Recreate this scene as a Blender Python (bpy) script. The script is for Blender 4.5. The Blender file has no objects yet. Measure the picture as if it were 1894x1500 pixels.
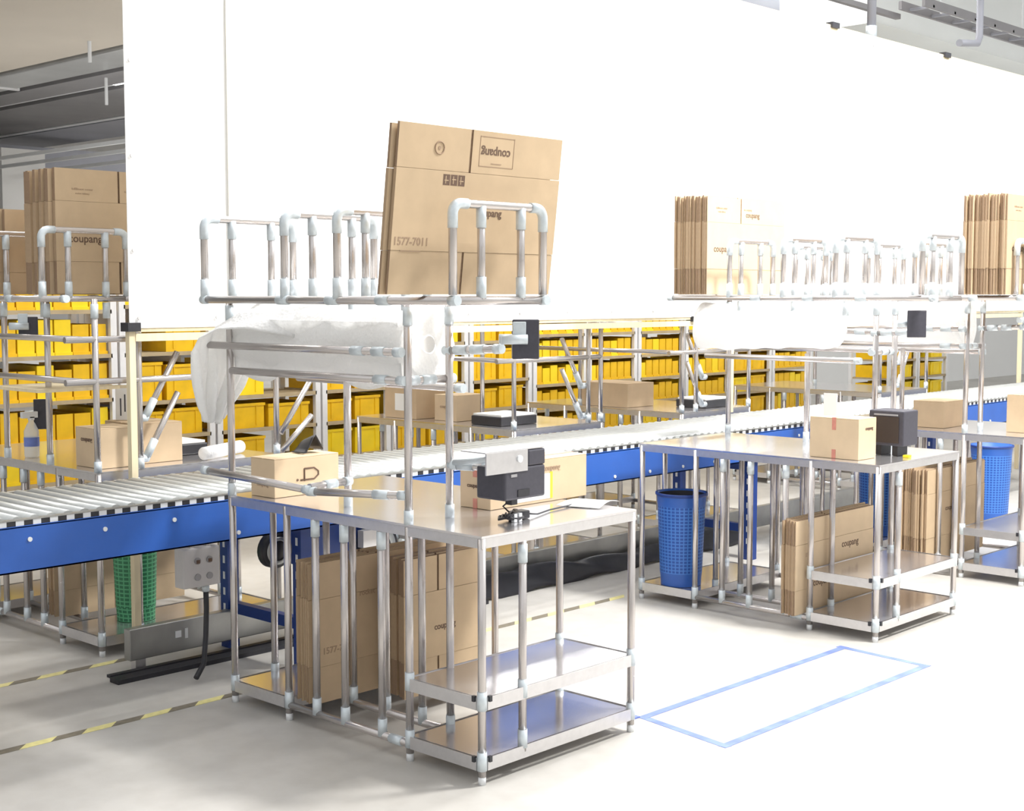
import bpy, math, random
from mathutils import Vector, Matrix
random.seed(7)
SC = bpy.context.scene
COL = SC.collection
PI = math.pi

# ------------------------------------------------------------------ materials
def nmat(name):
    m = bpy.data.materials.new(name); m.use_nodes = True
    nt = m.node_tree; b = nt.nodes['Principled BSDF']
    return m, nt, b
def simple(name, col, rough=.5, metal=0.0, noise=0.0, scale=20.0, bump=0.0, spec=None, coord='Object', stretch=None):
    m, nt, b = nmat(name)
    b.inputs['Base Color'].default_value = (*col, 1); b.inputs['Roughness'].default_value = rough
    b.inputs['Metallic'].default_value = metal
    if spec is not None: b.inputs['Specular IOR Level'].default_value = spec
    if noise or bump:
        tc = nt.nodes.new('ShaderNodeTexCoord'); nz = nt.nodes.new('ShaderNodeTexNoise')
        nz.inputs['Scale'].default_value = scale; nz.inputs['Detail'].default_value = 4
        if stretch:
            mp = nt.nodes.new('ShaderNodeMapping'); mp.inputs['Scale'].default_value = stretch
            nt.links.new(tc.outputs[coord], mp.inputs[0]); nt.links.new(mp.outputs[0], nz.inputs['Vector'])
        else: nt.links.new(tc.outputs[coord], nz.inputs['Vector'])
        if noise:
            cr = nt.nodes.new('ShaderNodeValToRGB')
            cr.color_ramp.elements[0].position = .3; cr.color_ramp.elements[1].position = .7
            cr.color_ramp.elements[0].color = (*[c * (1 - noise) for c in col], 1)
            cr.color_ramp.elements[1].color = (*[min(1, c * (1 + noise)) for c in col], 1)
            nt.links.new(nz.outputs['Fac'], cr.inputs[0]); nt.links.new(cr.outputs[0], b.inputs['Base Color'])
        if bump:
            bp = nt.nodes.new('ShaderNodeBump'); bp.inputs['Strength'].default_value = bump; bp.inputs['Distance'].default_value = .01
            nt.links.new(nz.outputs['Fac'], bp.inputs['Height']); nt.links.new(bp.outputs[0], b.inputs['Normal'])
    return m
M = {}
M['pipe'] = simple('steel_pipe', (.59, .555, .54), .27, .8)
M['joint'] = simple('zinc_joint', (.66, .725, .765), .36, .3, .05, 60)
M['steel'] = simple('stainless_sheet', (.74, .725, .74), .17, .86, .03, 8, .012)
M['rim'] = simple('brushed_rim', (.66, .65, .66), .3, .8, .04, 40)
M['board'] = simple('cardboard', (.60, .455, .30), .85, 0, .05, 12, .05, .15)
M['board2'] = simple('cardboard_light', (.67, .52, .35), .85, 0, .04, 12, .05, .15)
M['bedge'] = simple('cardboard_edge', (.31, .215, .145), .9, 0, .25, 60, 0, .1, stretch=(1, 40, 1))
M['bfold'] = simple('cardboard_fold', (.42, .305, .20), .9, 0, .18, 50, 0, .1, stretch=(1, 30, 1))
M['ink'] = simple('brown_ink', (.16, .10, .07), .8)
M['inklight'] = simple('faded_ink', (.40, .28, .19), .8)
M['tape'] = simple('red_box_tape', (.62, .25, .19), .45, 0, .1, 40)
M['cleartape'] = simple('clear_box_tape', (.72, .57, .40), .25)
M['white'] = simple('white_paper', (.88, .88, .87), .7)
M['banner'] = simple('white_sheet', (.93, .93, .92), .75, 0, .015, 1.5)
M['wood'] = simple('pale_timber', (.80, .69, .47), .65, 0, .08, 6, .05, stretch=(6, 6, .6))
M['seam'] = simple('cream_seam', (.80, .76, .68), .8)
M['black'] = simple('black_plastic', (.028, .028, .034), .4, 0, .1, 60)
M['dark'] = simple('charcoal_plastic', (.06, .058, .075), .5, 0, .08, 60)
M['darkpanel'] = simple('dark_brown_window', (.05, .038, .035), .2)
M['blue'] = simple('blue_paint', (.028, .115, .46), .38, 0, .06, 5)
M['navy'] = simple('deep_blue_paint', (.012, .045, .23), .42, 0, .05, 8)
M['roller'] = simple('roller_steel', (.57, .585, .575), .38, .45, .05, 30)
M['capwhite'] = simple('roller_cap_white', (.78, .80, .82), .4)
M['yellow'] = simple('yellow_plastic', (.83, .50, .006), .42, 0, .10, 9)
M['yellow2'] = simple('bright_yellow_plastic', (.93, .67, .012), .4, 0, .06, 9)
M['rack'] = simple('rack_paint', (.78, .78, .79), .45, .1, .04, 10)
M['shelf'] = simple('rack_shelf', (.42, .33, .20), .6, 0, .1, 12)
M['tapeblue'] = simple('blue_floor_tape', (.17, .235, .60), .55, 0, .22, 12)
M['hazy'] = simple('hazard_yellow', (.76, .69, .30), .6, 0, .1, 40)
M['hazk'] = simple('hazard_black', (.20, .175, .13), .6, 0, .2, 40)
M['galv'] = simple('galvanised_sheet', (.34, .34, .33), .32, .75, .18, 5, .02)
M['rubber'] = simple('black_rubber', (.02, .02, .026), .45, 0, .2, 10, .15)
M['grey'] = simple('grey_plastic', (.62, .60, .59), .5, 0, .03, 20)
M['beigew'] = simple('ceiling_beige', (.56, .51, .44), .85, 0, .05, .6)
M['ceil'] = simple('ceiling_paint', (.80, .78, .78), .9, 0, .04, .5)
M['beam'] = simple('grey_beam', (.27, .265, .275), .6, .1, .08, 1.2)
M['beam2'] = simple('blue_grey_beam', (.36, .37, .42), .55, .1, .06, 1.2)
M['duct'] = simple('duct_metal', (.52, .53, .53), .35, .5, .08, 1.5)
M['pale'] = simple('pale_duct', (.72, .75, .74), .5, 0, .03, 1)
M['wallm'] = simple('white_wall', (.86, .86, .85), .8, 0, .02, 1.0)
M['yellowline'] = simple('yellow_sticker_edge', (.85, .80, .05), .5)
M['blob'] = simple('label_light', (.36, .35, .36), .5)

def mesh_mat(name, col, back, sx, sz, rough=.45):
    m, nt, b = nmat(name)
    tc = nt.nodes.new('ShaderNodeTexCoord'); w1 = nt.nodes.new('ShaderNodeTexWave'); w2 = nt.nodes.new('ShaderNodeTexBrick')
    nt.nodes.remove(w1)
    w2.offset = 0; w2.inputs['Scale'].default_value = 1; w2.inputs['Mortar Size'].default_value = .18 * sz
    w2.inputs['Brick Width'].default_value = sx; w2.inputs['Row Height'].default_value = sz
    w2.inputs['Color1'].default_value = (*back, 1); w2.inputs['Color2'].default_value = (*back, 1); w2.inputs['Mortar'].default_value = (*col, 1)
    nt.links.new(tc.outputs['UV'], w2.inputs['Vector']); nt.links.new(w2.outputs[0], b.inputs['Base Color'])
    b.inputs['Roughness'].default_value = rough
    return m
M['bluemesh'] = mesh_mat('blue_basket_weave', (.06, .21, .62), (.014, .075, .36), .021, .018)
M['greenmesh'] = mesh_mat('green_basket_weave', (.10, .42, .20), (.02, .16, .07), .028, .02)

m, nt, b = nmat('bubble_film'); M['film'] = m
b.inputs['Base Color'].default_value = (.97, .97, .97, 1); b.inputs['Roughness'].default_value = .4
tr = nt.nodes.new('ShaderNodeBsdfTranslucent'); tr.inputs[0].default_value = (.96, .96, .95, 1)
mx = nt.nodes.new('ShaderNodeMixShader'); mx.inputs[0].default_value = .42
vo = nt.nodes.new('ShaderNodeTexVoronoi'); vo.inputs['Scale'].default_value = 75
tc = nt.nodes.new('ShaderNodeTexCoord'); bu = nt.nodes.new('ShaderNodeBump'); bu.inputs['Strength'].default_value = .35; bu.inputs['Distance'].default_value = .006
nt.links.new(tc.outputs['Object'], vo.inputs['Vector']); nt.links.new(vo.outputs['Distance'], bu.inputs['Height'])
nt.links.new(bu.outputs[0], b.inputs['Normal']); nt.links.new(bu.outputs[0], tr.inputs['Normal'])
out = nt.nodes['Material Output']
nt.links.new(b.outputs[0], mx.inputs[1]); nt.links.new(tr.outputs[0], mx.inputs[2]); nt.links.new(mx.outputs[0], out.inputs[0])

m, nt, b = nmat('clear_plastic'); M['clear'] = m
b.inputs['Base Color'].default_value = (.80, .86, .90, 1); b.inputs['Roughness'].default_value = .15; b.inputs['Alpha'].default_value = .55

# concrete floor
m, nt, b = nmat('concrete_floor'); M['floor'] = m
tc = nt.nodes.new('ShaderNodeTexCoord')
n1 = nt.nodes.new('ShaderNodeTexNoise'); n1.inputs['Scale'].default_value = .9; n1.inputs['Detail'].default_value = 6
n2 = nt.nodes.new('ShaderNodeTexNoise'); n2.inputs['Scale'].default_value = 9; n2.inputs['Detail'].default_value = 5
r1 = nt.nodes.new('ShaderNodeValToRGB'); r1.color_ramp.elements[0].position = .3; r1.color_ramp.elements[1].position = .72
r1.color_ramp.elements[0].color = (.47, .45, .415, 1); r1.color_ramp.elements[1].color = (.60, .58, .545, 1)
r2 = nt.nodes.new('ShaderNodeValToRGB'); r2.color_ramp.elements[0].position = .35; r2.color_ramp.elements[1].position = .6
r2.color_ramp.elements[0].color = (.93, .925, .92, 1); r2.color_ramp.elements[1].color = (1, 1, 1, 1)
mm = nt.nodes.new('ShaderNodeMix'); mm.data_type = 'RGBA'; mm.blend_type = 'MULTIPLY'; mm.inputs[0].default_value = 1
nt.links.new(tc.outputs['Object'], n1.inputs['Vector']); nt.links.new(tc.outputs['Object'], n2.inputs['Vector'])
nt.links.new(n1.outputs['Fac'], r1.inputs[0]); nt.links.new(n2.outputs['Fac'], r2.inputs[0])
nt.links.new(r1.outputs[0], mm.inputs[6]); nt.links.new(r2.outputs[0], mm.inputs[7]); nt.links.new(mm.outputs[2], b.inputs['Base Color'])
b.inputs['Roughness'].default_value = .42; b.inputs['Specular IOR Level'].default_value = .35

# ------------------------------------------------------------------ mesh builder
class MB:
    def __init__(s): s.v = []; s.f = []; s.mi = []; s.sm = []; s.mats = []; s.uv = {}
    def m(s, mat):
        mat = M[mat] if isinstance(mat, str) else mat
        if mat not in s.mats: s.mats.append(mat)
        return s.mats.index(mat)
    def quad(s, idx, k, smooth=False): s.f.append(idx); s.mi.append(k); s.sm.append(smooth)
    def box(s, x0, x1, y0, y1, z0, z1, mat, T=None, side=None):
        k = s.m(mat); n = len(s.v)
        P = [(x0,y0,z0),(x1,y0,z0),(x1,y1,z0),(x0,y1,z0),(x0,y0,z1),(x1,y0,z1),(x1,y1,z1),(x0,y1,z1)]
        if T is not None: P = [tuple(T @ Vector(p)) for p in P]
        s.v += P
        F = [(0,3,2,1),(4,5,6,7),(0,1,5,4),(1,2,6,5),(2,3,7,6),(3,0,4,7)]
        ks = [k]*6
        if side:
            q = s.m(side); ks[3] = q; ks[5] = q; ks[0] = q; ks[1] = q
        for fa, kk in zip(F, ks): s.quad(tuple(n+i for i in fa), kk)
        return s
    def sweep(s, pts, r, mat, n=12, closed=False, cap=True):
        k = s.m(mat); P = [Vector(p) for p in pts]; N = len(P)
        t0 = (P[1]-P[0]).normalized()
        a = Vector((0,0,1)) if abs(t0.z) < .9 else Vector((1,0,0))
        u = t0.cross(a).normalized(); rings = []
        for i in range(N):
            if i == 0: t = t0
            elif i == N-1: t = (P[i]-P[i-1]).normalized()
            else: t = ((P[i]-P[i-1]).normalized()+(P[i+1]-P[i]).normalized()).normalized()
            u = (u - t*u.dot(t)).normalized(); w = t.cross(u)
            rr = r[i] if isinstance(r, (list, tuple)) else r
            b0 = len(s.v)
            for j in range(n):
                a_ = 2*PI*j/n; s.v.append(tuple(P[i]+u*math.cos(a_)*rr+w*math.sin(a_)*rr))
            rings.append(b0)
        for i in range(N-1):
            for j in range(n):
                j2 = (j+1) % n
                s.quad((rings[i]+j, rings[i+1]+j, rings[i+1]+j2, rings[i]+j2), k, True)
        if cap:
            s.quad(tuple(rings[0]+j for j in range(n)), k); s.quad(tuple(rings[-1]+n-1-j for j in range(n)), k)
        return s
    def tube(s, p0, p1, r, mat, n=12): return s.sweep([p0, p1], r, mat, n)
    def lathe(s, prof, c, mat, n=32, axis='z', wob=None):
        k = s.m(mat) if mat else 0; rings = []
        for i, (r, h) in enumerate(prof):
            b0 = len(s.v)
            for j in range(n):
                a = 2*PI*j/n; rr = r*(1+(wob(a, h) if wob else 0))
                if axis == 'z': s.v.append((c[0]+rr*math.cos(a), c[1]+rr*math.sin(a), c[2]+h))
                else: s.v.append((c[0]+rr*math.cos(a), c[1]+h, c[2]-rr*math.sin(a)))
            rings.append(b0)
        for i in range(len(prof)-1):
            for j in range(n):
                j2 = (j+1) % n; fi = len(s.f)
                s.quad((rings[i]+j, rings[i]+j2, rings[i+1]+j2, rings[i+1]+j), k, True)
                R = max(prof[i][0], .01)
                s.uv[fi] = [(R*2*PI*j/n, prof[i][1]), (R*2*PI*(j+1)/n, prof[i][1]), (R*2*PI*(j+1)/n, prof[i+1][1]), (R*2*PI*j/n, prof[i+1][1])]
        return s
    def grid(s, fn, nu, nv, mat):
        k = s.m(mat); b0 = len(s.v)
        for i in range(nu+1):
            for j in range(nv+1): s.v.append(tuple(fn(i/nu, j/nv)))
        for i in range(nu):
            for j in range(nv):
                a = b0+i*(nv+1)+j; s.quad((a, a+nv+1, a+nv+2, a+1), k, True)
        return s
    def build(s, name, parent=None, loc=None, bevel=0, solid=0, flat=False):
        me = bpy.data.meshes.new(name); me.from_pydata(s.v, [], s.f)
        for mt in s.mats: me.materials.append(mt)
        me.polygons.foreach_set('material_index', s.mi); me.polygons.foreach_set('use_smooth', [False]*len(s.sm) if flat else s.sm)
        if s.uv:
            ul = me.uv_layers.new(name='UVMap')
            for fi, uvs in s.uv.items():
                p = me.polygons[fi]
                for q, li in enumerate(p.loop_indices): ul.data[li].uv = uvs[q]
        me.update(); o = bpy.data.objects.new(name, me); COL.objects.link(o)
        if loc is not None: o.location = loc
        if parent is not None: o.parent = parent
        if bevel:
            bv = o.modifiers.new('bevel', 'BEVEL'); bv.width = bevel; bv.segments = 2; bv.limit_method = 'ANGLE'
        if solid:
            so = o.modifiers.new('solid', 'SOLIDIFY'); so.thickness = solid; so.offset = 0
        return o
def tag(o, label=None, cat=None, group=None, kind=None):
    if label: o['label'] = label
    if cat: o['category'] = cat
    if group: o['group'] = group
    if kind: o['kind'] = kind
    return o
def empty(name, loc, label, cat, group=None, rz=0):
    o = bpy.data.objects.new(name, None); COL.objects.link(o); o.location = loc; o.rotation_euler = (0, 0, rz)
    o.empty_display_size = .1
    return tag(o, label, cat, group)
def text_mesh(txt, size, mat, name, parent, T, extrude=.0004, align='CENTER', bold=0):
    cu = bpy.data.curves.new(name, 'FONT'); cu.body = txt; cu.size = size; cu.extrude = extrude; cu.align_x = align; cu.align_y = 'CENTER'
    cu.offset = bold; cu.resolution_u = 3
    t = bpy.data.objects.new(name+'_src', cu); COL.objects.link(t)
    me = bpy.data.meshes.new_from_object(t.evaluated_get(bpy.context.evaluated_depsgraph_get()))
    bpy.data.objects.remove(t); bpy.data.curves.remove(cu)
    me.name = name; me.materials.clear(); me.materials.append(M[mat])
    me.transform(T)
    o = bpy.data.objects.new(name, me); COL.objects.link(o); o.parent = parent
    return o
FACE_Y = Matrix.Rotation(PI/2, 4, 'X')          # text lying in xz plane, read from -y
FACE_X = Matrix.Rotation(-PI/2, 4, 'Z') @ Matrix.Rotation(PI/2, 4, 'X')    # read from -x
ORD = ['first','second','third','fourth','fifth','sixth','seventh','eighth','ninth','tenth','eleventh','twelfth','thirteenth','fourteenth','fifteenth','sixteenth','seventeenth','eighteenth','nineteenth','twentieth','twenty-first','twenty-second','twenty-third','twenty-fourth']

# ------------------------------------------------------------------ setting
fl = MB().box(-12, 40, -10, 32, -.2, 0, 'floor').build('floor'); tag(fl, kind='structure')
ce = MB().box(-12, 40, 3.0, 32, 6.4, 6.6, 'ceil').build('ceiling'); tag(ce, kind='structure')
wb = MB().box(-12, 40, 32, 32.2, 0, 6.6, 'wallm').build('wall_back'); tag(wb, kind='structure')
wp = MB().box(10.8, 39.9, 9.0, 9.1, 0, 3.4, 'wallm').build('wall_partition'); tag(wp, kind='structure')
wl = MB().box(-12.2, -12, -10.2, 32, 0, 5.2, 'wallm').build('wall_left_unseen'); tag(wl, kind='structure')  # out of view, added to block low-angle light and deepen under-bench shadows
wf = MB().box(-12.2, 40, -10.2, -10, 0, 5.2, 'wallm').build('wall_front_unseen'); tag(wf, kind='structure')  # unseen wall behind the camera, added to cut low fill light
wr = MB().box(40, 40.2, -10, 32.2, 0, 6.6, 'wallm').build('wall_right'); tag(wr, kind='structure')
# low partition wall behind the racks at right
# ------------------------------------------------------------------ ceiling works seen left and right of the sheet
def bar(name, x0, x1, y0, y1, z0, z1, mat, label, cat, group=None, bev=0):
    o = MB().box(x0, x1, y0, y1, z0, z1, mat).build(name, bevel=bev); return tag(o, label, cat, group)
GB = 'overhead beams and ducts above the left side'
YB = 7.0
bar('concrete_beam', 3.3, 6.5, YB, 31.9, 5.0, 6.4, 'beigew', 'broad beige concrete beam filling the top left corner', 'beam', GB)
bar('soffit_panel', 6.56, 7.15, YB, 31.9, 5.03, 6.4, 'beigew', 'pale beige soffit panel just below the broad beige beam', 'ceiling panel', GB)
dt = MB().box(7.2, 8.0, YB, 31.9, 4.98, 6.39, 'duct').build('air_duct', bevel=.03); tag(dt, 'flat grey-green air duct below the pale soffit panel', 'duct', GB)
for yy in (18.5,): MB().box(7.17, 8.03, yy, yy+.05, 4.95, 5.53, 'rack').build('duct_flange', dt)
bar('steel_beam', 8.1, 8.75, YB, 31.9, 4.96, 6.39, 'beam', 'dark grey overhead beam just above the bright lamp strip', 'beam', GB)
M['lamp'], nt_, b_ = nmat('lamp_tube'); b_.inputs['Emission Color'].default_value = (1, 1, .98, 1); b_.inputs['Emission Strength'].default_value = 1.6
lt = MB().box(8.80, 8.92, YB, 31.9, 4.99, 5.06, 'capwhite').build('lamp_strip'); tag(lt, 'thin bright lamp strip among the overhead beams', 'lamp', GB)
MB().box(8.83, 8.89, YB+4, 17.0, 4.975, 4.9899, 'lamp').build('lamp_tube', lt)
bar('steel_beam', 9.0, 10.85, YB, 31.9, 4.95, 6.39, 'beam', 'wide dark grey overhead beam between two bright lines', 'beam', GB)
bar('cable_tray_edge', 10.9, 11.05, YB, 31.9, 4.94, 5.05, 'capwhite', 'pale thin tray edge along the lower wide beam', 'cable tray', GB)
bar('steel_beam', 11.1, 12.6, YB, 31.9, 4.93, 6.4, 'beam2', 'lowest wide grey beam, above the thin white pipes', 'beam', GB)
for i, (x, z, lab) in enumerate(((9.4, 4.0, 'thin white pipe just above the wide cartons at the left'), (8.75, 4.03, 'upper thin white pipe among the overhead beams'), (10.4, 4.0, 'lowest thin white pipe behind the top of the wide cartons'))):
    bar('sprinkler_pipe', x, x+.06, YB, 31.9, z, z+.06, 'capwhite', lab, 'pipe', GB)
bar('cross_beam', 5.0, 20.0, 24.2, 24.8, 4.1, 4.7, 'beam2', 'blue-grey cross beam behind the overhead pipes at the left', 'beam', GB)
bar('concrete_column', 9.7, 10.6, 22.5, 23.4, 0, 4.45, 'wallm', 'pale column rising behind the cartons at the far left', 'column')
for i, (x, y, z0) in enumerate(((6.7, 14.0, 4.75), (8.3, 16.3, 4.55), (9.2, 14.5, 4.1))):
    o = MB().tube((x, y, z0), (x, y, 6.4), .025, 'capwhite').build('hanger_rod')
    tag(o, ('white hanger rod, ' + ('highest of the three at top left', 'middle of the three at top left', 'lowest of the three at top left')[i]), 'rod', 'hanger rods at top left')
# right: conduits
c1 = MB().tube((9.63, 4.0, 4.30), (9.63, 4.0, 6.4), .045, 'beam2').build('conduit'); tag(c1, 'straight grey conduit hanging down behind the sheet top, left of the bent one', 'conduit')
MB().tube((9.63, 4, 4.2), (9.63, 4, 4.34), .055, 'joint').build('conduit_end', c1)
c2 = MB().sweep([(12.05, 4.0, 6.4), (12.05, 4.0, 4.55), (12.0, 4.0, 4.47), (11.56, 4.0, 4.42)], .04, 'beam2').build('conduit')
tag(c2, 'grey conduit with a sideways bend at its lower end, top right', 'conduit')
bar('steel_beam', 10.9, 12.5, 5.22, 5.29, 4.97, 5.03, 'beam', 'thin dark rail end below the ceiling at the top right', 'rail')
bar('air_duct', 12.6, 39, 5.62, 8.4, 5.0, 6.4, 'pale', 'wide pale grey-green duct along the ceiling at top right', 'duct')
t = empty('cable_tray', (0, 0, 0), 'dark ladder cable tray in the top right corner', 'cable tray')
for yy in (4.75, 5.05): MB().box(12.2, 26, yy, yy+.04, 5.02, 5.12, 'beam').build('side_rail', t)
for i in range(24): MB().box(12.4+i*.55, 12.44+i*.55, 4.75, 5.09, 5.03, 5.06, 'beam2').build('rung', t)
for xx in (12.9, 15.2, 17.5): MB().tube((xx, 4.9, 5.05), (xx, 4.9, 6.4), .015, 'capwhite').build('hanger', t)

# ------------------------------------------------------------------ big sheet partition
BY = 2.36
t = empty('sheet_partition', (.13, BY, 0), 'huge white sheet stretched on a timber frame behind the conveyor', 'partition')
T0 = Matrix.Translation((-.13, -BY, 0))
def P(mb, name, **k):
    mb.v = [tuple(T0 @ Vector(v)) for v in mb.v]; return mb.build(name, t, **k)
P(MB().grid(lambda u, v: (.115+u*15.5, BY-.02+.003*math.sin(u*70)*math.sin(v*4+u*9), 1.50+v*2.12), 160, 14, 'banner'), 'sheet', solid=.004, flat=True)
P(MB().box(.15, 15.6, BY-.015, BY+.02, 1.440, 1.475, 'wood'), 'bottom_rail')
P(MB().box(.15, 15.6, BY-.015, BY+.02, 1.482, 1.505, 'wood'), 'bottom_rail')
P(MB().box(.115, 15.6, BY-.02, BY+.02, 3.62, 3.655, 'wood'), 'top_rail')
for i, px in enumerate((.132, 4.86, 9.6, 14.2)):
    P(MB().box(px-.014, px+.018, BY-.012, BY+.02, .002 if i != 1 else .83, 1.50, 'wood'), 'timber_post')
P(MB().box(.652, .690, BY-.034, BY-.031, 1.52, 3.61, 'seam'), 'seam_strip')
P(MB().box(6.05, 6.058, BY-.034, BY-.031, 1.52, 3.61, 'banner'), 'seam_strip')
P(MB().box(.10, .165, BY-.035, BY+.03, 1.485, 1.525, 'black'), 'clamp')
for x in (.66, 4.36, 8.1): P(MB().box(x, x+.05, BY-.04, BY+.02, 1.47, 1.505, 'black'), 'clamp')
for x in (6.07, 7.88, 10.3): P(MB().box(x, x+.1, BY-.04, BY+.02, 3.635, 3.675, 'black'), 'clamp')
for i in range(14):
    x = .16+i*.42; P(MB().tube((x, BY-.028, 1.545), (x, BY-.034, 1.545), .009, 'grey', 10), 'eyelet')
for i in range(12):
    x = 4.9+i*.6; P(MB().tube((x, BY-.028, 3.585), (x, BY-.034, 3.585), .012, 'grey', 10), 'eyelet')
for i in range(5):
    z = 1.85+i*.42; P(MB().tube((.14, BY-.028, z), (.14, BY-.034, z), .010, 'grey', 10), 'eyelet')

# ------------------------------------------------------------------ pipe benches
R = .0145
def bench(name, X, Y, label, w=.8, L=1.41, my=False, rmx=False, hoops=(0, .58, .88, 1.38), arms=True, low_arms=True,
          ups=((0, 1.41), (.11, .82), (0, .36), (.2, .36)), group='packing benches made of steel pipe', slim=False, railend=1.40):
    root = empty(name, (X, Y if not my else Y, 0), label, 'workbench', group)
    def F(p): return Vector((p[0], (L-p[1]) if my else p[1], p[2]))
    def RK(p): return F(((w-p[0]) if rmx else p[0], p[1], p[2]))
    def bx(x0, x1, y0, y1, z0, z1, mat, nm, par=root, bev=0):
        a = F((x0, y0, z0)); b = F((x1, y1, z1))
        return MB().box(min(a.x, b.x), max(a.x, b.x), min(a.y, b.y), max(a.y, b.y), z0, z1, mat).build(nm, par, bevel=bev)
    def pipe(p0, p1, nm, par=root, joints=(), fn=F, r=R):
        o = MB().tube(fn(p0), fn(p1), r, 'pipe').build(nm, par)
        a, b = Vector(p0), Vector(p1); Ln = (b-a).length
        for j in joints:
            c = a + (b-a)*j; h = min(.032/Ln, .3)
            q0 = a+(b-a)*(j-h if j > h else -.003/Ln); q1 = a+(b-a)*(j+h if j < 1-h else 1+.003/Ln)
            MB().tube(fn(q0), fn(q1), r*1.2, 'joint').build('connector', o)
        return o
    # worktop with folded rim
    mb = MB()
    a = F((-.012, -.012, 0)); b = F((w+.012, L+.012, 0)); ya, yb = min(a.y, b.y), max(a.y, b.y)
    top = MB().box(a.x, b.x, ya, yb, .842, .85, 'steel').build('worktop', root)
    rm = MB()
    rm.box(a.x, b.x, ya, ya+.004, .808, .8415, 'rim'); rm.box(a.x, b.x, yb-.004, yb, .808, .8415, 'rim')
    rm.box(a.x, a.x+.004, ya+.004, yb-.004, .808, .8415, 'rim'); rm.box(b.x-.004, b.x, ya+.004, yb-.004, .808, .8415, 'rim')
    rm.build('rim', top)
    # legs
    for (x, y) in ((0, 0), (w, 0), (0, L), (w, L), (0, .36), (w, .36), (0, 1.055)):
        lg = pipe((x, y, .028), (x, y, .84), 'leg', joints=((.065, .32) if y <= .36 else (.065,)))
        MB().tube(F((x, y, 0)), F((x, y, .03)), R*.95, 'capwhite').build('foot', lg)
    pipe((.2, 0, .07), (.2, 0, .81), 'divider_bar', joints=(.06, .3, .94))
    # dividers
    for y in (.507, .715, .883): pipe((0, y, .06), (0, y, .808), 'divider_bar', joints=(.04, .955))
    for y in (.36, .51, .71, .905, 1.065, 1.41):
        pipe((.2, y, .06), (.2, y, .808), 'divider_bar', joints=(.04,))
    for y in (.715, .905, 1.065): pipe((w, y, .06), (w, y, .808), 'divider_bar', joints=(.04,))
    pipe((0, .36, .06), (0, 1.055, .06), 'lower_rail', joints=(.1,)); pipe((.2, .36, .06), (.2, 1.40, .06), 'lower_rail'); pipe((w, .36, .06), (w, L, .06), 'lower_rail')
    # shelves
    for (y0, y1, z, nm) in ((0, .36, .09, 'lower_shelf'), (0, .36, .298, 'middle_shelf'), (1.055, L, .09, 'lower_shelf')):
        sh = bx(.004, w-.004, y0, y1, z-.006, z, 'steel', nm)
        a = F((0, y0, 0)); b = F((w, y1, 0)); c0, c1_ = min(a.y, b.y), max(a.y, b.y)
        rm = MB(); e = .0135
        rm.box(.015, w-.015, c0-e, c0-e+.004, z-.042, z+.002, 'rim'); rm.box(.015, w-.015, c1_+e-.004, c1_+e, z-.042, z+.002, 'rim')
        rm.box(-e, -e+.004, c0+.015, c1_-.015, z-.042, z+.002, 'rim'); rm.box(w+e-.004, w+e, c0+.015, c1_-.015, z-.042, z+.002, 'rim')
        rm.build('rim', sh)
        if y0 == 0:
            for (ax_, ay_) in ((.022, -.016), (-.016, .022)):
                q_ = F((ax_, ay_, 0)); MB().box(q_.x-.006, q_.x+.006, q_.y-.006, q_.y+.006, z-.012, z+.008, 'black').build('clamp_bolt', sh)
    # uprights
    for (x, y) in ups:
        zt = 1.632 if (x, y) != (.11, .82) else 1.33
        pipe((x, y, .85), (x, y, zt), 'upright', joints=(.02, .93) if zt > 1.5 else (.04,), fn=RK)
    # top shelf frame
    ye = railend
    pipe((-.13, -.02, 1.632), (-.13, ye, 1.632), 'top_rail', joints=(0, .25, .44, .64, 1), fn=RK)
    pipe((.3, -.02, 1.632), (.3, ye, 1.632), 'top_rail', joints=(0, .25, .44, .64, 1), fn=RK)
    for (y) in hoops:
        z0, z1, rc = 1.65, 1.945, .035
        pts = [(-.13, y, z0), (-.13, y, z1-rc)]
        for k in range(1, 6): a = PI/2*k/6; pts.append((-.13+rc-rc*math.cos(a), y, z1-rc+rc*math.sin(a)))
        pts.append((-.13+rc, y, z1)); pts.append((.3-rc, y, z1))
        for k in range(1, 6): a = PI/2*k/6; pts.append((.3-rc+rc*math.sin(a), y, z1-rc+rc*math.cos(a)))
        pts += [(.3, y, z1-rc), (.3, y, z0)]
        hp = MB().sweep([RK(p) for p in pts], R, 'pipe').build('divider_hoop', root)
        for sgn, sl in ((0, slice(1, 9)), (1, slice(8, 16))):
            pp = pts[1:8] if sgn == 0 else pts[8:15]
            if sgn == 0: pp = [(-.13, y, z1-rc-.045)] + pp + [(-.13+rc+.03, y, z1)]
            else: pp = [(.3-rc-.03, y, z1)] + pp + [(.3, y, z1-rc-.045)]
            MB().sweep([RK(p) for p in pp], R*1.2, 'joint').build('elbow', hp)
        for x in (0, .19):
            MB().tube(RK((x, y, z0-.02)), RK((x, y, z1)), R*.95, 'pipe').build('hoop_bar', hp)
            MB().tube(RK((x, y, z1-.075)), RK((x, y, z1-.005)), R*1.2, 'joint').build('tee_connector', hp)
            MB().tube(RK((x, y, z0-.01)), RK((x, y, z0+.06)), R*1.2, 'joint').build('tee_connector', hp)
        if y > .3:
            for x in (-.13, .3): MB().tube(RK((x, y, z0-.015)), RK((x, y, z0+.06)), R*1.2, 'joint').build('tee_connector', hp)
            MB().tube(RK((.19, y, 1.54)), RK((.19, y, 1.615)), R*1.2, 'joint').build('stub_connector', hp)
        MB().tube(RK((-.13, y, 1.632)), RK((.3, y, 1.632)), R, 'pipe').build('cross_rail', root)
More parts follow.
